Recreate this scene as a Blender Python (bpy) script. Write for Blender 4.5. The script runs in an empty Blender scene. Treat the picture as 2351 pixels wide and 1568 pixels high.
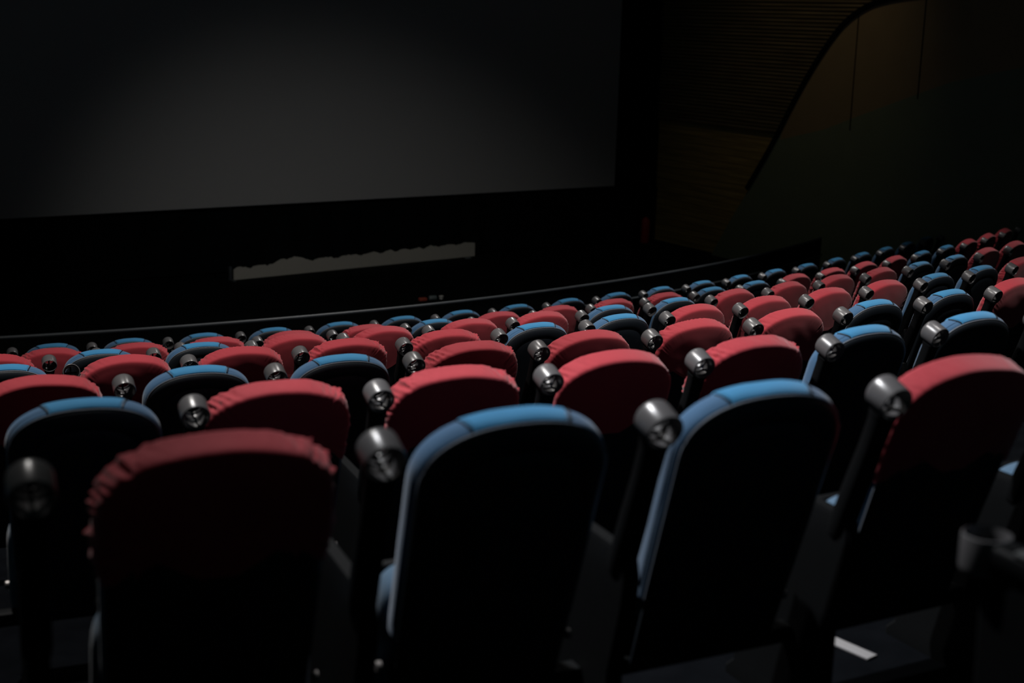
import bpy, bmesh, math, random
from mathutils import Vector, Matrix, noise
PI = math.pi
scene = bpy.context.scene
COL = scene.collection
random.seed(7)

# ------------------------------------------------------------------ materials
def _nodes(name):
    m = bpy.data.materials.new(name)
    m.use_nodes = True
    nt = m.node_tree
    return m, nt, nt.nodes, nt.links, nt.nodes['Principled BSDF']

def mat_fabric(name, col, var=.12, scale=900, bump=.25, rough=.85, sheen=.25):
    """woven cloth: fine weave bump and faint tone variation"""
    m, nt, N, L, b = _nodes(name)
    tc = N.new('ShaderNodeTexCoord')
    n1 = N.new('ShaderNodeTexNoise'); n1.inputs['Scale'].default_value = 9; n1.inputs['Detail'].default_value = 4
    n2 = N.new('ShaderNodeTexNoise'); n2.inputs['Scale'].default_value = scale; n2.inputs['Detail'].default_value = 2
    L.new(tc.outputs['Object'], n1.inputs['Vector']); L.new(tc.outputs['Object'], n2.inputs['Vector'])
    r = N.new('ShaderNodeMixRGB')
    r.inputs['Color1'].default_value = tuple(c*(1-var) for c in col)+(1,)
    r.inputs['Color2'].default_value = tuple(min(1, c*(1+var)) for c in col)+(1,)
    L.new(n1.outputs['Fac'], r.inputs['Fac'])
    L.new(r.outputs['Color'], b.inputs['Base Color'])
    bp = N.new('ShaderNodeBump'); bp.inputs['Strength'].default_value = bump; bp.inputs['Distance'].default_value = .001
    L.new(n2.outputs['Fac'], bp.inputs['Height']); L.new(bp.outputs['Normal'], b.inputs['Normal'])
    b.inputs['Roughness'].default_value = rough
    b.inputs['Specular IOR Level'].default_value = .2 if sheen else 0.
    b.inputs['Sheen Weight'].default_value = sheen
    b.inputs['Sheen Roughness'].default_value = .5
    return m

def mat_hard(name, col, rough=.5, spec=.5, metal=0., var=.08, scale=30, bump=.0):
    m, nt, N, L, b = _nodes(name)
    tc = N.new('ShaderNodeTexCoord')
    n1 = N.new('ShaderNodeTexNoise'); n1.inputs['Scale'].default_value = scale; n1.inputs['Detail'].default_value = 5
    L.new(tc.outputs['Object'], n1.inputs['Vector'])
    r = N.new('ShaderNodeMixRGB')
    r.inputs['Color1'].default_value = tuple(c*(1-var) for c in col)+(1,)
    r.inputs['Color2'].default_value = tuple(min(1, c*(1+var)) for c in col)+(1,)
    L.new(n1.outputs['Fac'], r.inputs['Fac']); L.new(r.outputs['Color'], b.inputs['Base Color'])
    if bump:
        bp = N.new('ShaderNodeBump'); bp.inputs['Strength'].default_value = bump; bp.inputs['Distance'].default_value = .002
        L.new(n1.outputs['Fac'], bp.inputs['Height']); L.new(bp.outputs['Normal'], b.inputs['Normal'])
    b.inputs['Roughness'].default_value = rough
    b.inputs['Specular IOR Level'].default_value = spec
    b.inputs['Metallic'].default_value = metal
    return m

def mat_wood(name, col):
    """horizontal bamboo-like boards"""
    m, nt, N, L, b = _nodes(name)
    tc = N.new('ShaderNodeTexCoord')
    mp = N.new('ShaderNodeMapping'); mp.inputs['Scale'].default_value = (.6, .6, 14)
    L.new(tc.outputs['Object'], mp.inputs['Vector'])
    n1 = N.new('ShaderNodeTexNoise'); n1.inputs['Scale'].default_value = 2.2; n1.inputs['Detail'].default_value = 5
    L.new(mp.outputs['Vector'], n1.inputs['Vector'])
    sx = N.new('ShaderNodeSeparateXYZ'); L.new(tc.outputs['Object'], sx.inputs['Vector'])
    ml = N.new('ShaderNodeMath'); ml.operation = 'MULTIPLY'; ml.inputs[1].default_value = 9
    L.new(sx.outputs['Z'], ml.inputs[0])
    fr = N.new('ShaderNodeMath'); fr.operation = 'FRACT'; L.new(ml.outputs[0], fr.inputs[0])
    lt = N.new('ShaderNodeMath'); lt.operation = 'LESS_THAN'; lt.inputs[1].default_value = .09
    L.new(fr.outputs[0], lt.inputs[0])
    r = N.new('ShaderNodeValToRGB')
    r.color_ramp.elements[0].position = .3; r.color_ramp.elements[0].color = tuple(c*.6 for c in col)+(1,)
    r.color_ramp.elements[1].position = .7; r.color_ramp.elements[1].color = tuple(c*1.2 for c in col)+(1,)
    L.new(n1.outputs['Fac'], r.inputs['Fac'])
    mx = N.new('ShaderNodeMixRGB'); mx.inputs['Color2'].default_value = tuple(c*.45 for c in col)+(1,)
    L.new(lt.outputs[0], mx.inputs['Fac']); L.new(r.outputs['Color'], mx.inputs['Color1'])
    L.new(mx.outputs['Color'], b.inputs['Base Color'])
    b.inputs['Roughness'].default_value = .6
    b.inputs['Specular IOR Level'].default_value = .25
    return m

M = {
 'blue': mat_fabric('blue_upholstery', (.050, .125, .235)),
 'patch': mat_fabric('blue_headrest_cloth', (.036, .205, .400), scale=1300),
 'seat': mat_fabric('grey_blue_seat_cloth', (.07, .13, .20)),
 'red': mat_fabric('red_cover_cloth', (.37, .031, .044), var=.08, scale=1500, bump=.15, rough=.75, sheen=.28),
 'shell': mat_hard('black_back_shell', (.010, .014, .019), rough=.55, spec=.35, scale=300, bump=.08),
 'piping': mat_hard('grey_piping', (.16, .18, .21), rough=.45, spec=.4),
 'plastic': mat_hard('charcoal_cup_plastic', (.095, .092, .095), rough=.30, spec=.6, scale=400, bump=.05),
 'arm': mat_hard('black_armrest_plastic', (.004, .0045, .005), rough=.6, spec=.12),
 'armgrey': mat_hard('dull_grey_armrest_top', (.05, .053, .053), rough=.6, spec=.2),
 'metal': mat_hard('seat_metal', (.30, .28, .27), rough=.4, spec=.5, metal=.6),
 'carpet': mat_fabric('dark_carpet', (.0035, .004, .005), var=.4, scale=300, bump=.5, rough=.95, sheen=0),
 'black': mat_fabric('black_masking_cloth', (.006, .0075, .0075), var=.2, scale=120, bump=.2, rough=.95, sheen=0),
 'stage': mat_hard('black_stage_floor', (.004, .005, .005), rough=.8, spec=.06, scale=4, var=.3),
 'screen': mat_hard('matte_screen', (.40, .40, .395), rough=.9, spec=.05, scale=2, var=.02),
 'board': mat_hard('dusty_white_board', (.50, .48, .42), rough=.9, spec=.1, scale=40, var=.06),
 'wood': mat_wood('bamboo_wall', (.40, .29, .11)),
 'slat': mat_wood('wood_slats', (.22, .17, .10)),
 'panel_up': mat_hard('brown_wall_panel', (.30, .22, .13), rough=.7, spec=.2, scale=3, var=.1),
 'panel_low': mat_hard('grey_green_wall_panel', (.20, .24, .17), rough=.8, spec=.15, scale=3, var=.1),
 'rail': mat_hard('grey_rail', (.055, .062, .068), rough=.45, spec=.5, var=.3, scale=6),
 'kerb': mat_hard('black_low_wall', (.005, .006, .0065), rough=.9, spec=.04),
 'ext': mat_hard('red_extinguisher_paint', (.34, .022, .022), rough=.45, spec=.3),
 'litred': mat_hard('red_packet', (.40, .07, .04), rough=.6),
 'litgrey': mat_hard('grey_can', (.16, .19, .19), rough=.4),
 'litwhite': mat_hard('white_cup_paper', (.62, .60, .56), rough=.7),
 'plate': mat_hard('pale_floor_plate', (.26, .255, .26), rough=.7, spec=.3, scale=250, var=.25, bump=.3),
}

# ------------------------------------------------------------------ mesh helpers
class MB:
    def __init__(s): s.v = []; s.f = []
    def add(s, vs, fs):
        o = len(s.v); s.v += [tuple(v) for v in vs]; s.f += [tuple(i+o for i in f) for f in fs]
    def loft(s, loops, close=True, cap0=False, cap1=False):
        n = len(loops[0]); vs = [p for l in loops for p in l]; fs = []
        for i in range(len(loops)-1):
            for j in range(n if close else n-1):
                k = (j+1) % n
                fs.append((i*n+j, i*n+k, (i+1)*n+k, (i+1)*n+j))
        if cap0: fs.append(tuple(reversed(range(n))))
        if cap1: fs.append(tuple((len(loops)-1)*n+j for j in range(n)))
        s.add(vs, fs)
    def box(s, c, size, rot=None, bevel=0.):
        bm = bmesh.new(); bmesh.ops.create_cube(bm, size=1)
        for v in bm.verts: v.co = Vector((v.co.x*size[0], v.co.y*size[1], v.co.z*size[2]))
        if bevel:
            bmesh.ops.bevel(bm, geom=bm.edges[:], offset=bevel, segments=3, affect='EDGES', profile=.5)
        R = rot or Matrix.Identity(3)
        s.add([R @ v.co + Vector(c) for v in bm.verts], [[v.index for v in f.verts] for f in bm.faces] if not bm.verts.index_update() else [])
        bm.free()
    def tube(s, pts, r, n=8, closed=False):
        pts = [Vector(p) for p in pts]; loops = []
        m = len(pts)
        for i, p in enumerate(pts):
            a = pts[(i-1) % m] if (closed or i > 0) else p
            b = pts[(i+1) % m] if (closed or i < m-1) else p
            t = (b-a).normalized()
            up = Vector((0, 0, 1)) if abs(t.z) < .9 else Vector((1, 0, 0))
            x = t.cross(up).normalized(); y = x.cross(t)
            loops.append([p + (x*math.cos(2*PI*k/n)+y*math.sin(2*PI*k/n))*r for k in range(n)])
        if closed: loops.append(loops[0])
        s.loft(loops, True, not closed, not closed)
    def lathe(s, prof, n=40, M4=None, closed=True):
        """prof: (r, z) pairs revolved about z"""
        loops = [[Vector((r*math.cos(2*PI*k/n), r*math.sin(2*PI*k/n), z)) for k in range(n)] for r, z in prof]
        if closed: loops.append(loops[0])
        if M4: loops = [[M4 @ v for v in l] for l in loops]
        s.loft(loops, True)
    def mesh(s, name, mat, smooth=True, angle=40, weld=True):
        me = bpy.data.meshes.new(name)
        me.from_pydata(s.v, [], s.f)
        bm = bmesh.new(); bm.from_mesh(me)
        if weld: bmesh.ops.remove_doubles(bm, verts=bm.verts, dist=1e-5)
        bmesh.ops.recalc_face_normals(bm, faces=bm.faces)
        bm.to_mesh(me); bm.free()
        for m in (mat if isinstance(mat, (list, tuple)) else [mat]): me.materials.append(m)
        if smooth:
            me.polygons.foreach_set('use_smooth', [True]*len(me.polygons))
            me.set_sharp_from_angle(angle=math.radians(angle))
        return me

def link(name, me, parent=None, loc=None, rot=None):
    o = bpy.data.objects.new(name, me); COL.objects.link(o)
    if parent: o.parent = parent
    if loc is not None: o.location = loc
    if rot is not None: o.rotation_euler = rot
    return o
def tag(o, label, cat, group=None):
    o['label'] = label; o['category'] = cat
    if group: o['group'] = group
    return o
def struct(o):
    o['kind'] = 'structure'; return o
def thing(name, label, cat, loc=(0, 0, 0), rz=0, group=None):
    o = bpy.data.objects.new(name, None); COL.objects.link(o)
    o.empty_display_size = .1
    o.location = loc; o.rotation_euler = (0, 0, rz)
    return tag(o, label, cat, group)

# ------------------------------------------------------------------ hall layout (camera position is the origin, metres)
CAM_PITCH, CAM_ROLL = .22932, -.02607
HS = 1.0                                       # height of a seat back above its own floor
C0, R0 = (-8.2945, 21.0603), 19.9808           # arc of the seat row closest to the camera
CSTEP, RSTEP = (-.7722, 1.9582), .5214         # each row further on: centre moves, radius grows
ZROW = {1: -2.818, 2: -2.493, 3: -2.140, 4: -1.810, 5: -1.484, 6: -1.154, 7: -.818, 8: -.486}
PHI = {1: .40400, 2: .40033, 3: .41066, 4: .38288, 5: .38806, 6: .39048, 7: .39732, 8: .40}
PITCH = {1: .63425, 2: .60984, 3: .63031, 4: .60434, 5: .62717, 6: .59270, 7: .63460, 8: .62}
def arc(k):
    n = 7-k
    return (C0[0]+n*CSTEP[0], C0[1]+n*CSTEP[1]), R0+n*RSTEP
def on_arc(k, a, dr=0.):
    c, R = arc(k)
    return c[0]+(R+dr)*math.sin(a), c[1]-(R+dr)*math.cos(a)
# a few seats are bolted a little to one side of their regular place
NUDGE = {(6, 1): -.010, (6, 3): .018, (6, 4): .026, (6, 5): -.014, (3, 4): .035, (2, 3): -.02, (2, 2): -.02, (7, 3): -.01, (7, -1): -.028}
def angle(k, i):
    return PHI[k]+(i*PITCH[k]+NUDGE.get((k, i), 0))/arc(k)[1]
def floor_z(k): return ZROW[k]-HS
STAGE_Z = -3.85
N_AX = Vector((-.54138, .84078))               # along the hall, towards the screen
D_AX = Vector((.84078, .54138))                # along the screen, to the right

# ------------------------------------------------------------------ seat parts (local: x right, y towards the screen, z up)
TH = math.radians(18)
UP = Vector((0, -math.sin(TH), math.cos(TH))); FW = Vector((0, math.cos(TH), math.sin(TH)))
L, W, WB, ARCH = .74, .228, .217, .148
NS, NA = 14, 56
def outline(d, v0=0., ns=NS, na=NA):
    """open-bottomed outline of the back, inset by d: list of (u, v, outward-u, outward-v)"""
    top = L-d; w = W-d; b = max(.02, ARCH-.4*d); vb = top-b; wb = max(.01, WB-d)
    w = max(.01, w)
    pts = []
    lo = min(v0+d, vb-.02)
    for i in range(ns):
        t = i/ns; v = lo+(vb-lo)*t
        pts.append((-(wb+(w-wb)*(max(0, v)/vb)**.8), v))
    e = 2/2.35
    for i in range(na+1):
        a = PI-PI*i/na
        c, s_ = math.cos(a), math.sin(a)
        pts.append((w*math.copysign(abs(c)**e, c), vb+b*abs(s_)**e))
    for i in range(ns-1, -1, -1):
        u, v = pts[i]; pts.append((-u, v))
    return pts
def B(u, v, w):
    if w > .03: w = .03+(w-.03)*(.90-.12*min(1, max(0, (v-(L-ARCH))/ARCH)))   # deeper side bolsters
    return Vector((u, 0, HS-.012)) + UP*(v-L) + FW*(w-.055)

def back_mesh(layers, v0, name, mat, disp=None, ns=NS, na=NA):
    mb = MB(); loops = []
    for d, w in layers:
        ol = outline(d, v0, ns, na); lp = []
        for j, (u, v) in enumerate(ol):
            p = [u, v, w]
            if disp: p = disp(j, len(ol), u, v, w, d)
            lp.append(B(*p))
        loops.append(lp)
    mb.loft(loops, True, True, True)
    return mb.mesh(name, mat, angle=50)

UPH = [(.022, .022), (.010, .024), (.005, .029), (.002, .038), (.000, .055), (.0005, .075), (.003, .090), (.014, .105), (.03, .112), (.06, .115), (.11, .112), (.18, .106), (.22, .104)]
SHELL = [(.026, .032), (.012, .030), (.0085, .0265), (.0090, .018), (.0115, .0145), (.018, .0095), (.028, .005), (.042, .0015), (.062, 0), (.066, .004), (.069, .004), (.072, .001), (.11, -.003), (.16, -.006), (.19, -.007)]
shell_me = back_mesh(SHELL, -.07, 'back_shell', M['shell'])
def dimple(seed):
    def f(j, n, u, v, w, d):
        k = noise.noise(Vector((u*9+seed, v*9, w*12)))*.0035
        return (u*(1+k*2), v+k, w)
    return f
uph_me = [back_mesh(UPH, .17, 'upholstery', M['blue'], dimple(s)) for s in (1.3, 8.1, 15.7)]

def piping_mesh():
    mb = MB(); pts = [B(u, v, .0225) for u, v in outline(.0065, .17)]
    mb.tube(pts, .0028, 6)
    return mb.mesh('piping', M['piping'])
piping_me = piping_mesh()
def seam_line_mesh():
    mb = MB(); pts = [B(u, v, .050) for u, v in outline(.001, .2)]
    mb.tube(pts, .0016, 5)
    return mb.mesh('side_seam', M['blue'])
seam_me = seam_line_mesh()

def headrest_mesh(seed):
    """cloth panel stitched over the middle of the top edge"""
    mb = MB()
    layers = [(.008, .0265), (.002, .0275), (-.003, .036), (-.0045, .055), (-.0042, .075), (-.0015, .090), (.009, .1075), (.028, .1150), (.06, .118), (.11, .115), (.13, .111), (.135, .104)]
    loops = []
    nu = 26
    for li, (d, w) in enumerate(layers):
        ol = outline(d, 0, NS, 160); arcpts = [p for p in ol if p[1] > L-ARCH]
        lp = []
        for j in range(nu+1):
            t = -1+2*j/nu
            lim = .108 + .004*math.sin(seed+w*30) + .34*max(0, min(w, .105)-.03)
            u = lim*t
            # v on this inset outline at u
            ww = max(.01, W-d); b = max(.02, ARCH-.4*d); uu = min(.999, abs(u)/ww)
            v = L-d-b + b*(1-uu**2.35)**(1/2.35)
            edge = abs(t) > .93
            if abs(t) == 1: v -= .008
            k = noise.noise(Vector((u*14+seed, w*20, v*6)))*.003
            lp.append(B(u, v+k*.6, w + (-.006 if abs(t) == 1 and w > .098 else 0)))
        loops.append(lp)
    mb.loft(loops, False)
    return mb.mesh('headrest_panel', M['patch'], angle=35)
def panel_seam_mesh(seed, sg):
    """dark stitched slit along one edge of the headrest panel"""
    mb = MB()
    if True:
        pts = []
        for d, w in [(.006, .027), (.0005, .031), (-.0015, .042), (-.002, .056), (-.002, .075), (.0005, .090)]:
            u = sg*(.1085 + .004*math.sin(seed+w*30) + .34*max(0, min(w, .105)-.03))
            ww = W-d; b = ARCH-.4*d
            v = L-d-b + b*(1-(abs(u)/ww)**2.35)**(1/2.35)
            pts.append(B(u, v, w))
        mb.tube(pts, .0024, 6)
    return mb.mesh('panel_seam', M['shell'])
pseam_me = [[panel_seam_mesh(s, g) for g in (-1, 1)] for s in (.4, 2.9, 5.2)]
head_me = [headrest_mesh(s) for s in (.4, 2.9, 5.2)]

def cover_mesh(seed, amp, ruff, length):
    """loose cloth hood pulled over the top of the back, wrinkled at the corners and sides"""
    E_ = .009
    lay = []
    lay += [(.19, -.0105), (.16, -.0105), (.13, -.010), (.105, -.008), (.085, -.006), (.065, -.004), (.050, -.002), (.036, .001), (.024, .0035)]
    lay += [(.013, .0060), (.004, .0088), (-.002, .0125), (-.005, .018), (-.0065, .025)]
    for i in range(14): lay.append((-.0070-.0035*(i/13)**.7, .030+.062*i/13))
    lay += [(-.004, .104), (.006, .114), (.02, .121), (.045, .125), (.09, .125), (.14, .121), (.20, .116)]
    v0 = L-length
    rnd = random.Random(seed); ph = rnd.uniform(0, 50)
    def f(j, n, u, v, w, d):
        s = j/n*60
        side = min(1, max(0, (abs(u)-.07)/.12))**1.5      # stronger towards the corners
        low = min(1, max(0, (L-.13-v)/.15))
        # folds run across the band, slanting a little, bunched together in places
        bunch = max(0, noise.noise(Vector((s*.22+ph*2, w*3, seed+9.)))+.25)
        r = noise.noise(Vector((s*.50+w*16+ph, w*4, seed)))
        r2 = noise.noise(Vector((s*.95-w*12+ph, w*6+4, seed*2.)))
        fold = (max(-1, 1-abs(r)*3.0)-.35)*.7+r2*.7
        if d > .028 or (d > .015 and w > .1):   # the flat back and front faces: broad slack folds
            q = min(1, max(0, d-.028)/.05)
            fd = noise.noise(Vector((u*5+ph, v*7+u*8, seed)))
            fd2 = (1-abs(noise.noise(Vector((u*4+v*9+ph, v*5-u*3, seed+4.))))*3)
            back = w < .03
            off = (fd*.006+max(0, fd2)*.004*low*amp*180)*q
            return (u, v, w+(off if not back else min(.002, -off)))
        a = 1.25*amp*(.10+1.35*side*(.35+1.3*bunch)+.7*low)
        band = min(1, max(0, (w-.010)/.025))*.8+.2
        off = a*fold*band
        if ruff: off += ruff*math.sin(s*6.2+ph+3*noise.noise(Vector((s*.6, w*9, seed))))*max(0, 1-side*1.5)*min(1, max(0, (w-.045)/.04))*max(0, .3+bunch)
        off += .004*noise.noise(Vector((u*8+ph, w*8, v*8)))
        off = max(off, -.0048)
        cu = u/W; cv = max(0, (v-(L-ARCH))/ARCH)
        l = math.hypot(cu, cv)+1e-6
        hem = max(0, 1-(v-v0)/.04)
        return (u+cu/l*(off-.005*hem), v+cv/l*off, w + r2*a*.4)
    mb_layers = lay
    me = back_mesh(lay, v0, 'seat_cover', M['red'], f, ns=22, na=110)
    return me
cover_me = [cover_mesh(3, .0035, 0, .30), cover_mesh(11, .0085, .0, .27), cover_mesh(23, .004, .0022, .31), cover_mesh(31, .0085, .0012, .29), cover_mesh(47, .0028, 0, .32), cover_mesh(58, .0062, .0028, .28)]

# arm: length along +y from the pivot, its top faces +z; the cup ring sits at the free end
ARM_LEN = .385
def arm_mesh():
    mb = MB(); loops = []
    for t, hw, hz in ((-.035, .020, .012), (-.03, .026, .022), (0, .030, .027), (.12, .030, .026), (.24, .027, .024), (.32, .028, .025), (.345, .032, .028)):
        lp = []
        for k in range(20):
            a = 2*PI*k/20; c, s = math.cos(a), math.sin(a)
            lp.append(Vector((hw*math.copysign(abs(c)**.5, c), t, hz*math.copysign(abs(s)**.5, s))))
        loops.append(lp)
    mb.loft(loops, True, True, True)
    return mb.mesh('armrest', M['arm'])
arm_me = arm_mesh()
def arm_pad_mesh():
    mb = MB(); mb.box((0, .14, .026), (.052, .33, .012), bevel=.005)
    return mb.mesh('arm_pad', M['armgrey'])
arm_pad_me = arm_pad_mesh()
def cup_mesh():
    mb = MB()
    ro, ri, h0, h1 = .0445, .0395, -.038, .032
    mb.lathe([(ro-.004, h0), (ro-.001, h0+.004), (ro, h0+.012), (ro, h1-.005), (ro-.0015, h1-.001), (ro-.004, h1), (ri+.001, h1-.001), (ri, h1-.004), (ri-.001, 0), (ri-.003, -.012),
              (ri-.007, -.016), (ri-.008, -.021), (ri-.004, -.025), (ri-.005, -.033), (ri-.011, -.036), (ri-.011, h0)], 48)
    return mb.mesh('cup_holder', M['plastic'], angle=30)
cup_me = cup_mesh()
def cross_mesh():
    mb = MB()
    mb.box((0, 0, -.036), (.076, .0085, .006), bevel=.0015)
    mb.box((0, 0, -.0365), (.0085, .076, .006), bevel=.0015)
    return mb.mesh('cup_cross', M['arm'])
cross_me = cross_mesh()
PIV = Vector((0, .075, .585))
def post_mesh():
    mb = MB(); loops = []
    for z, y0, y1, hw in ((0, .06, .50, .026), (.02, .06, .50, .026), (.05, .08, .47, .022), (.30, .08, .44, .022), (.48, .03, .45, .022), (.55, .02, .45, .022), (.60, .03, .44, .020), (.615, .05, .42, .015)):
        loops.append([Vector((x, y, z)) for x, y in ((-hw, y0+.01), (-hw+.008, y0), (hw-.008, y0), (hw, y0+.01), (hw, y1-.01), (hw-.008, y1), (-hw+.008, y1), (-hw, y1-.01))])
    mb.loft(loops, True, True, True)
    return mb.mesh('standard_post', M['arm'], angle=30)
post_me = post_mesh()
def bolt_mesh():
    mb = MB(); R = Matrix.Rotation(PI/2, 4, 'Y')
    mb.lathe([(0.0001, -.006), (.011, -.006), (.013, -.003), (.013, .006), (.0001, .006)], 16, R, closed=False)
    return mb.mesh('hinge_cap', M['metal'], angle=30)
bolt_me = bolt_mesh()
def seat_cushion_mesh():
    """tip-up cushion, folded upright"""
    mb = MB(); loops = []
    hw, h = .232, .40
    for t, sx, sy in ((-.05, .90, .90), (-.046, .955, .955), (-.035, .985, .985), (-.015, 1, 1), (.01, 1, 1), (.03, .985, .985), (.042, .95, .95), (.05, .88, .88), (.058, .6, .6), (.06, .2, .2)):
        lp = []
        for k in range(48):
            a = 2*PI*k/48; c, s = math.cos(a), math.sin(a)
            lp.append(Vector((hw*sx*math.copysign(abs(c)**.35, c), -t, h/2*sy*math.copysign(abs(s)**.35, s))))
        loops.append(lp)
    mb.loft(loops, True, True, True)
    return mb.mesh('seat_cushion', M['seat'])
seat_me = seat_cushion_mesh()
def seat_pan_mesh():
    mb = MB(); mb.box((0, .060, 0), (.43, .030, .36), bevel=.012); return mb.mesh('seat_pan', M['arm'])
pan_me = seat_pan_mesh()
def beam_mesh():
    mb = MB(); mb.box((0, .235, .235), (.580, .05, .045), bevel=.006)
    mb.box((-.19, .235, .30), (.02, .08, .12), bevel=.004); mb.box((.19, .235, .30), (.02, .08, .12), bevel=.004)
    return mb.mesh('support_beam', M['arm'])
beam_me = beam_mesh()

def build_seat(kind, var, raise_deg=110., pad=False):
    """one theatre seat, its right-hand armrest with it"""
    root = bpy.data.objects.new('theatre_seat', None); COL.objects.link(root); root.empty_display_size = .1
    link('back_shell', shell_me, root)
    link('upholstery', uph_me[var % 3], root)
    link('piping', piping_me, root)
    if kind == 'red':
        link('seat_cover', cover_me[var % 6], root)
    else:
        hp = link('headrest_panel', head_me[var % 3], root); [link('panel_seam', pm, hp) for pm in pseam_me[var % 3]]
        link('side_seam', seam_me, root)
    c = link('seat_cushion', seat_me, root, (0, .270, .385), (math.radians(14), 0, 0)); link('seat_pan', pan_me, c)
    link('support_beam', beam_me, root)
    p = link('standard_post', post_me, root, (.312, 0, 0))
    px = -.312 if pad else .312
    if pad: p.location.x = px
    drop = .065 if 60 < raise_deg < 80 else 0
    a = link('armrest', arm_me, root, (px+.4*drop, PIV.y, PIV.z-drop), (math.radians(raise_deg), 0, 0))
    if pad: link('arm_pad', arm_pad_me, a)
    cup = link('cup_holder', cup_me, a, (0, ARM_LEN, 0))
    x = link('cup_cross', cross_me, a, (0, ARM_LEN, 0))
    for sx in (-1, 1): link('hinge_cap', bolt_me, root, (sx*.240, .20, .36))
    return root
def clone(o, parent=None):
    c = o.copy(); COL.objects.link(c)
    if parent: c.parent = parent
    for ch in o.children: clone(ch, c)
    return c

# colours along each row, from the left end of the view; index of the first one
ROWS = {
 1: (-1, 'b'*21),
 2: (0, 'rrrrr'+'b'+'rrr'+'r'+'bb'+'rrrr'+'bb'+'rrr'),
 3: (-1, 'r'+'bb'+'rrrr'+'bb'+'rrrr'+'bb'+'rr'),
 4: (0, 'b'+'rrrr'+'bb'+'rrrr'+'bb'+'r'),
 5: (0, 'r'+'bb'+'rrrr'+'bb'+'r'),
 6: (0, 'b'+'rrrr'+'bb'),
 7: (-1, 'b'+'r'+'bb'+'r'+'b'),
}
ORD = ['first', 'second', 'third', 'fourth', 'fifth', 'sixth', 'seventh', 'eighth', 'ninth', 'tenth', 'eleventh', 'twelfth', 'thirteenth',
       'fourteenth', 'fifteenth', 'sixteenth', 'seventeenth', 'eighteenth', 'nineteenth', 'twentieth', 'twenty-first']
RN = {1: 'front row by low wall', 2: 'second row from low wall', 3: 'third row from low wall', 4: 'fourth row from low wall',
      5: 'fifth row from low wall', 6: 'sixth row from low wall', 7: 'rearmost row in view'}
protos = {}
for k in range(7, 0, -1):
    first, cols = ROWS[k]
    cnt = {'b': 0, 'r': 0}
    for q, ch in enumerate(cols):
        i = first+q
        kind = 'red' if ch == 'r' else 'blue'
        var = random.randrange(6) if ch == 'r' else random.randrange(3)
        special = None
        if k == 4 and i == 0: special = 72.
        key = (kind, var, special)
        if key in protos:
            o = clone(protos[key])
        else:
            o = build_seat(kind, var, special or 110.)
            protos[key] = o
        a = angle(k, i)
        x, y = on_arc(k, a)
        o.location = (x, y, floor_z(k)); o.rotation_euler = (0, 0, a+math.radians(random.uniform(-.8, .8)))
        cnt[ch] += 1
        n = ORD[cnt[ch]-1]
        if ch == 'r':
            lab = 'cinema seat in red cloth cover, %s red from left, %s' % (n, RN[k])
        else:
            lab = 'bare blue cinema seat, %s blue from left, %s' % (n, RN[k])
        tag(o, lab, 'seat', 'seats in the ' + RN[k].replace('low', 'the low'))

# the seat just in front of the camera's own place: its armrest is down
def place_rear_seat(cx, cy, a):
    """stands so that its lowered cup holder is at (cx, cy)"""
    o = build_seat('blue', 1, 0., True)
    lx, ly = -.312, PIV.y+ARM_LEN
    o.location = (cx-(math.cos(a)*lx-math.sin(a)*ly), cy-(math.sin(a)*lx+math.cos(a)*ly), floor_z(8))
    o.rotation_euler = (0, 0, a)
    return tag(o, 'seat closest to the camera with its armrest folded down and a round cup holder', 'seat')
place_rear_seat(.838, 2.345, .52)

# ------------------------------------------------------------------ terraced floor
def build_floor():
    mb = MB()
    A = [-.25+ .02*j for j in range(92)]        # angle samples
    def edge(k, dr): return [on_arc(k, a, dr) for a in A]
    zf = {k: floor_z(k) for k in range(1, 9)}
    BACK = .50
    for k in range(9, 0, -1):
        z = zf[8]+.332 if k == 9 else zf[k]
        back = edge(k, BACK) if k < 9 else edge(8, BACK+1.6)
        front = edge(k-1, BACK) if k > 1 else edge(1, -1.50)
        n = len(A)
        vs = [(x, y, z) for x, y in back]+[(x, y, z) for x, y in front]
        mb.add(vs, [(j, j+1, n+j+1, n+j) for j in range(n-1)])
        if k > 1:
            zl = zf[k-1]
            mb.add([(x, y, z) for x, y in front]+[(x, y, zl) for x, y in front], [(j, j+1, n+j+1, n+j) for j in range(n-1)])
    return struct(link('floor', mb.mesh('floor', M['carpet'], angle=20)))
build_floor()

# low curved wall with its rail, in front of the first row
def fit_low():
    return arc(1)[0], arc(1)[1]
def low_wall():
    cx, cy = arc(1)[0]; R = arc(1)[1]
    # gap to the first row, a little smaller in the middle (measured at three places)
    def gap(a):
        t = (a-.52)/.30
        return 1.30+.16*t*t
    a0, a1 = .10, math.atan2(4.24-cx, cy-20.05)
    n = 90
    angs = [a0+(a1-a0)*j/n for j in range(n+1)]
    def P(a, dr, z):
        r = R-gap(a)+dr
        return Vector((cx+r*math.sin(a), cy-r*math.cos(a), z))
    mb = MB()
    loops = [[P(a, -.014, -3.05), P(a, .014, -3.05), P(a, .014, floor_z(1)-.05), P(a, -.014, STAGE_Z-.02)] for a in angs]
    mb.loft(loops, True, True, True)
    w = tag(link('low_wall', mb.mesh('low_wall', M['kerb'], angle=30)), 'long low curved black wall between the stage and the front row of seats', 'low wall')
    mb = MB(); mb.tube([P(a, 0, -3.045) for a in angs], .018, 10)
    link('top_rail', mb.mesh('top_rail', M['rail']), w)
    mb = MB(); mb.tube([P(a, .03, -3.275) for a in angs], .013, 8)
    link('lower_rail', mb.mesh('lower_rail', M['rail']), w)
low_wall()

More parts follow.
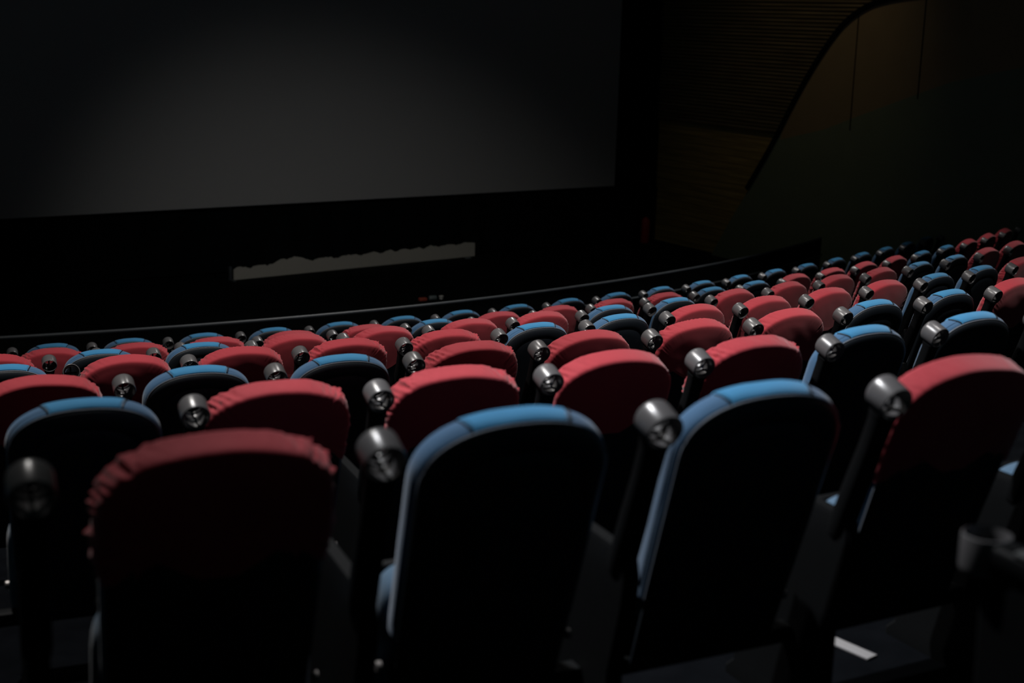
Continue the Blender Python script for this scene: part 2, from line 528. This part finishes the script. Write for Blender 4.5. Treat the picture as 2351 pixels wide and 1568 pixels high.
# stage floor, back wall, screen
P0 = Vector((-.76533, 22.62982))
def wp(s, z, off=0.):
    q = P0 + D_AX*s - N_AX*off
    return Vector((q.x, q.y, z))
def slab(name, pts, nrm, th, mat, parent=None):
    """polygon of Vectors extruded by th against nrm"""
    mb = MB(); n = len(pts); back = [p-nrm*th for p in pts]
    mb.add(list(pts)+back, [tuple(range(n)), tuple(reversed(range(n, 2*n)))]+[(j, (j+1) % n, n+(j+1) % n, n+j) for j in range(n)])
    return link(name, mb.mesh(name, mat, smooth=False), parent)
mb = MB()
f0, f1 = wp(-14, STAGE_Z, 0), wp(11, STAGE_Z, 0)
mb.add([wp(-14, STAGE_Z, -.3), wp(8.5, STAGE_Z, -.3), wp(8.5, STAGE_Z, 9.5), wp(-14, STAGE_Z, 9.5)], [(0, 1, 2, 3)])
struct(link('floor_stage', mb.mesh('floor_stage', M['stage'], smooth=False)))
n3 = Vector((-N_AX.x, -N_AX.y, 0))
struct(slab('wall_front', [wp(-14, STAGE_Z), wp(4.08, STAGE_Z), wp(4.08, 5), wp(-14, 5)], n3, .2, M['black']))
sc_o = slab('cinema_screen', [wp(-12.5, -2.868, .10), wp(2.829, -2.868, .10), wp(2.829, 4.2, .10), wp(-12.5, 4.2, .10)], n3, .06, M['screen'])
tag(sc_o, 'huge blank grey cinema screen hung on the black front wall', 'screen')
# masking curtain under the screen, hanging in soft folds
mb = MB(); loops = []
S_ = [-13+.06*j for j in range(int(16.9/.06))]
for z in (-2.94, -3.2, -3.5, -3.82):
    loops.append([wp(s, z, .06+.03*math.sin(s*9+2*math.sin(s*2.3))*(1 if z < -3 else .4)) for s in S_])
mb.loft(loops, False)
tag(link('masking_curtain', mb.mesh('masking_curtain', M['black'])), 'black cloth skirt hanging under the cinema screen', 'curtain')

# ragged pale board at the foot of the wall
bl, br = Vector((-3.973, 19.883, 0)), Vector((-.630, 22.420, 0))
bd = (br-bl).normalized(); bn = Vector((bd.y, -bd.x, 0))
LB = (br-bl).length
def board_top(s):
    t = s/LB
    base = .155+.045*t
    if t < .13: base -= .012
    if .15 < t < .29: base += .060*math.sin((t-.15)/.14*PI)
    sc = abs(math.sin(s*9.5+1.3*math.sin(s*2.1)))*.032
    nz = noise.noise(Vector((s*7, 0, 3)))*.024+noise.noise(Vector((s*23, 1, 3)))*.014
    return base+sc+nz
mb = MB(); NB = 260
top = [(bl+bd*(LB*j/NB), board_top(LB*j/NB)) for j in range(NB+1)]
fr = [Vector((p.x, p.y, STAGE_Z+.0)) for p, h in top]; ft = [Vector((p.x, p.y, STAGE_Z+h)) for p, h in top]
o_ = -bn*.03
mb.loft([fr, ft, [v+o_ for v in ft], [v+o_ for v in fr]], False)
for j in (0, NB): mb.add([fr[j], ft[j], ft[j]+o_, fr[j]+o_], [(0, 1, 2, 3)])
tag(link('skirting_board', mb.mesh('skirting_board', M['board'], smooth=False)), 'long pale board with a ragged top edge lying at the foot of the front wall', 'board')
def prop(name, mat, build, label, cat, loc, rz=0, group=None):
    mb = MB(); build(mb)
    o = link(name, mb.mesh(name, mat, angle=35), None, loc, (0, 0, rz))
    return tag(o, label, cat, group)
rb = math.atan2(bd.y, bd.x)
def bracket(mb):
    mb.box((0, 0, .10), (.035, .05, .20), bevel=.004); mb.box((0, -.06, .012), (.05, .16, .02), bevel=.004)
pL = bl-bd*.06; pR = br+bd*.06
prop('board_bracket', M['rail'], bracket, 'small dark bracket at the left end of the ragged pale board', 'bracket', (pL.x, pL.y, STAGE_Z), rb)
prop('board_bracket', M['kerb'], bracket, 'small black bracket at the right end of the ragged pale board', 'bracket', (pR.x, pR.y, STAGE_Z), rb)
tg = br-bd*.22+bn*.12
prop('paper_tag', M['litgrey'], lambda mb: mb.box((0, 0, .006), (.10, .05, .012), bevel=.003), 'little grey tag on the stage floor before the ragged pale board', 'tag', (tg.x, tg.y, STAGE_Z), rb)

# litter on the stage just past the low wall
prop('snack_packet', M['litred'], lambda mb: (mb.box((0, 0, .022), (.11, .07, .044), bevel=.012)), 'small red packet lying on the stage past the low wall', 'packet', (-1.215, 18.76, STAGE_Z), .5)
def can(mb): mb.lathe([(.0001, -.05), (.028, -.05), (.032, -.044), (.032, .044), (.028, .05), (.0001, .05)], 20, Matrix.Translation((0, 0, .032)) @ Matrix.Rotation(PI/2, 4, 'Y'), closed=False)
prop('drink_can', M['litgrey'], can, 'small grey can lying beside the red packet on the stage', 'can', (-1.085, 18.83, STAGE_Z), .4)
def cup(mb): mb.lathe([(.0001, 0), (.024, 0), (.032, .040), (.034, .043), (.031, .042), (.023, .004), (.0001, .004)], 24, None, closed=False)
prop('paper_cup', M['litwhite'], cup, 'small white paper cup standing on the stage past the low wall', 'cup', (-.975, 18.92, STAGE_Z))

# fire extinguisher by the right end of the screen wall
ex = thing('fire_extinguisher', 'red fire extinguisher standing on the stage near the wood wall', 'fire extinguisher', (2.238, 24.24, STAGE_Z), .4)
mb = MB(); mb.lathe([(.0001, 0), (.070, 0), (.078, .012), (.078, .36), (.070, .395), (.045, .425), (.026, .435), (.022, .45), (.0001, .45)], 28, None, closed=False)
link('cylinder_body', mb.mesh('cylinder_body', M['ext']), ex)
mb = MB(); mb.lathe([(.0001, .448), (.020, .448), (.020, .475), (.0001, .475)], 14, None, closed=False); mb.box((.03, 0, .49), (.10, .022, .012), Matrix.Rotation(-.2, 3, 'Y'), .003); mb.box((.03, 0, .468), (.09, .02, .01), None, .003)
link('valve_handle', mb.mesh('valve_handle', M['kerb']), ex)
mb = MB(); mb.tube([(-.015, 0, .465), (-.06, 0, .455), (-.092, 0, .40), (-.093, 0, .25), (-.088, 0, .14)], .010, 8)
link('hose', mb.mesh('hose', M['kerb']), ex)

# ------------------------------------------------------------------ right-hand side wall
P2 = Vector((3.36432, 23.24993)); D2 = -N_AX
N2 = Vector((-D_AX.x, -D_AX.y, 0))            # faces into the hall
def sp(s, z, off=0.):
    q = P2+D2*s
    return Vector((q.x, q.y, z))+N2*off
ZS = -1.72
struct(slab('wall_right', [sp(-1.72, STAGE_Z), sp(13, STAGE_Z), sp(13, 5), sp(-1.72, 5)], N2, .2, M['wood']))
# horizontal slats over the upper part
mb = MB(); z = ZS
R2 = Matrix(((D2.x, N2.x, 0), (D2.y, N2.y, 0), (0, 0, 1)))
while z < 2.2:
    c = sp(1.4, z, .03)
    mb.box(c, (6.2, .05, .030), R2, 0)
    z += .0575
struct(link('trim_1', mb.mesh('trim_1', M['slat'], smooth=False)))
# curved cladding: outline of its leading edge
EDGE = [(0.02, STAGE_Z), (.40, -3.27), (.80, -2.72), (1.04, -2.38), (1.38, -1.88), (1.71, -1.32), (1.95, -.95), (2.23, -.56), (2.54, -.20), (2.72, -.05), (2.89, .055), (3.05, .13), (3.21, .19), (3.60, .265), (4.2, .32), (5.5, .42), (8, .6), (13, .9)]
def smooth_curve(pts, it=2):
    for _ in range(it):
        o = [pts[0]]
        for a, b in zip(pts, pts[1:]):
            o += [(a[0]*.75+b[0]*.25, a[1]*.75+b[1]*.25), (a[0]*.25+b[0]*.75, a[1]*.25+b[1]*.75)]
        pts = o+[pts[-1]]
    return pts
SPLIT = [(1.46, -1.84), (2.4, -1.60), (3.13, -1.33), (4.0, -1.02), (4.64, -.80), (5.67, -.57), (8, .0), (13, .35)]
ed = smooth_curve(EDGE)
up_e = [p for p in ed if p[1] > -1.80 and p[0] > 1.3]
lo_e = [p for p in ed if p not in up_e]
up_poly = up_e+[p for p in reversed(SPLIT)]
lo_poly = lo_e+[up_e[0]]+SPLIT+[(13, STAGE_Z)]
def poly_slab(name, pts, off, th, mat):
    return slab(name, [sp(s, z_, off) for s, z_ in pts], N2, th, mat)
struct(poly_slab('wall_right_upper_panel', up_poly, .16, .15, M['panel_up']))
struct(poly_slab('wall_right_lower_panel', lo_poly, .16, .15, M['panel_low']))
# dark edging along the curve
mb = MB(); loops = []
pe = [sp(s, z_, 0) for s, z_ in ed if z_ > -2.8]
for i, p in enumerate(pe):
    a = pe[max(0, i-1)]; b = pe[min(len(pe)-1, i+1)]; t = (b-a).normalized(); x = t.cross(N2)
    if x.dot(Vector((D2.x, D2.y, 0)))+0*x.z > 0 or x.z < -.9: x = -x
    loops.append([p+N2*.005, p+x*.07+N2*.005, p+x*.07+N2*.19, p+N2*.19])
mb.loft(loops, True, True, True)
struct(link('trim_2', mb.mesh('trim_2', M['kerb'], angle=30)))
mb = MB()
for s in (2.90, 4.11, 5.9):
    z1 = next(b[1] for a, b in zip(ed, ed[1:]) if b[0] >= s); z0 = next(b[1] for a, b in zip(SPLIT, SPLIT[1:]) if b[0] >= s)-.25
    mb.box(sp(s, (z0+z1-.03)/2, .162), (.014, .012, z1-.03-z0), R2, 0)
struct(link('trim_3', mb.mesh('trim_3', M['kerb'], smooth=False)))

# pale plate on the floor between the rows
prop('floor_plate', M['plate'], lambda mb: mb.box((0, 0, .004), (.165, .045, .008), bevel=.002), 'pale grey strip lying on the dark floor beside the rearmost row of seats', 'plate', (1.022, 3.899, floor_z(7)), -.88)

# ------------------------------------------------------------------ light: ceiling downlights and an added dim fill on the screen
def spot(name, loc, target, power, size, blend, radius, col=(1, 1, 1)):
    l = bpy.data.lights.new(name, 'SPOT'); l.energy = power; l.spot_size = math.radians(size); l.spot_blend = blend; l.shadow_soft_size = radius; l.color = col
    o = bpy.data.objects.new(name, l); COL.objects.link(o); o.location = loc
    d = Vector(target)-Vector(loc); o.rotation_euler = d.to_track_quat('-Z', 'Y').to_euler()
    return o
spot('ceiling_downlight_front', (.6, 15.2, 4.2), (0.4, 13.4, -3), 1000, 78, .6, .18, (1, .97, .94))
spot('ceiling_downlight_side', (4.3, 16.4, 4.0), (4.3, 15.2, -2.9), 700, 56, .6, .18, (1, .97, .94))
spot('ceiling_downlight_middle', (0, 8.8, 4.0), (.1, 8.8, -2), 520, 84, .7, .12, (1, .96, .92))
spot('ceiling_downlight_left', (-2.3, 5.7, 3.8), (-1.6, 6.5, -1.8), 950, 104, .9, .12, (1, .96, .92))
spot('ceiling_downlight_right', (2.0, 5.9, 3.8), (2.7, 8.0, -1.8), 900, 70, .9, .12, (1, .96, .93))
spot('ceiling_downlight_rear', (-1.6, 4.4, 3.5), (1.25, 3.9, -1), 1400, 57, 1.0, .09, (.96, .97, 1))
spot('screen_fill', (-2.2, 8.0, 4.0), (-2.2, 21.0, -5.4), 520, 40, 1.0, .4, (1, .97, .94))  # added spot, stands in for light bounced onto the lower screen
spot('side_wall_lamp', (2.6, 19.6, 3.6), (4.4, 21.5, .1), 46, 68, 1.0, .3, (1, .80, .48))

w = bpy.data.worlds.new('world'); scene.world = w; w.use_nodes = True
w.node_tree.nodes['Background'].inputs['Color'].default_value = (.62, 1, 1, 1)
w.node_tree.nodes['Background'].inputs['Strength'].default_value = .010

# ------------------------------------------------------------------ camera
cam = bpy.data.cameras.new('camera'); co = bpy.data.objects.new('camera', cam); COL.objects.link(co)
cam.sensor_width = 36; cam.lens = 3265/2351*36; cam.clip_end = 200
p, r = CAM_PITCH, CAM_ROLL
fwd = Vector((0, math.cos(p), -math.sin(p))); up = Vector((0, math.sin(p), math.cos(p))); rt = Vector((1, 0, 0))
# roll: picture content turned by r (counter-clockwise positive)
c, s = math.cos(r), math.sin(r)
rt2 = rt*c - up*s; up2 = rt*s + up*c
mw = Matrix((rt2, up2, -fwd)).transposed().to_4x4()
co.matrix_world = mw
cam.dof.use_dof = True; cam.dof.focus_distance = 8.2; cam.dof.aperture_fstop = 2.4
scene.camera = co
scene.view_settings.view_transform = 'Standard'
scene.view_settings.look = 'None'
scene.view_settings.gamma = 1
scene.view_settings.use_curve_mapping = False
scene.view_settings.exposure = 0
scene.cycles.use_denoising = True
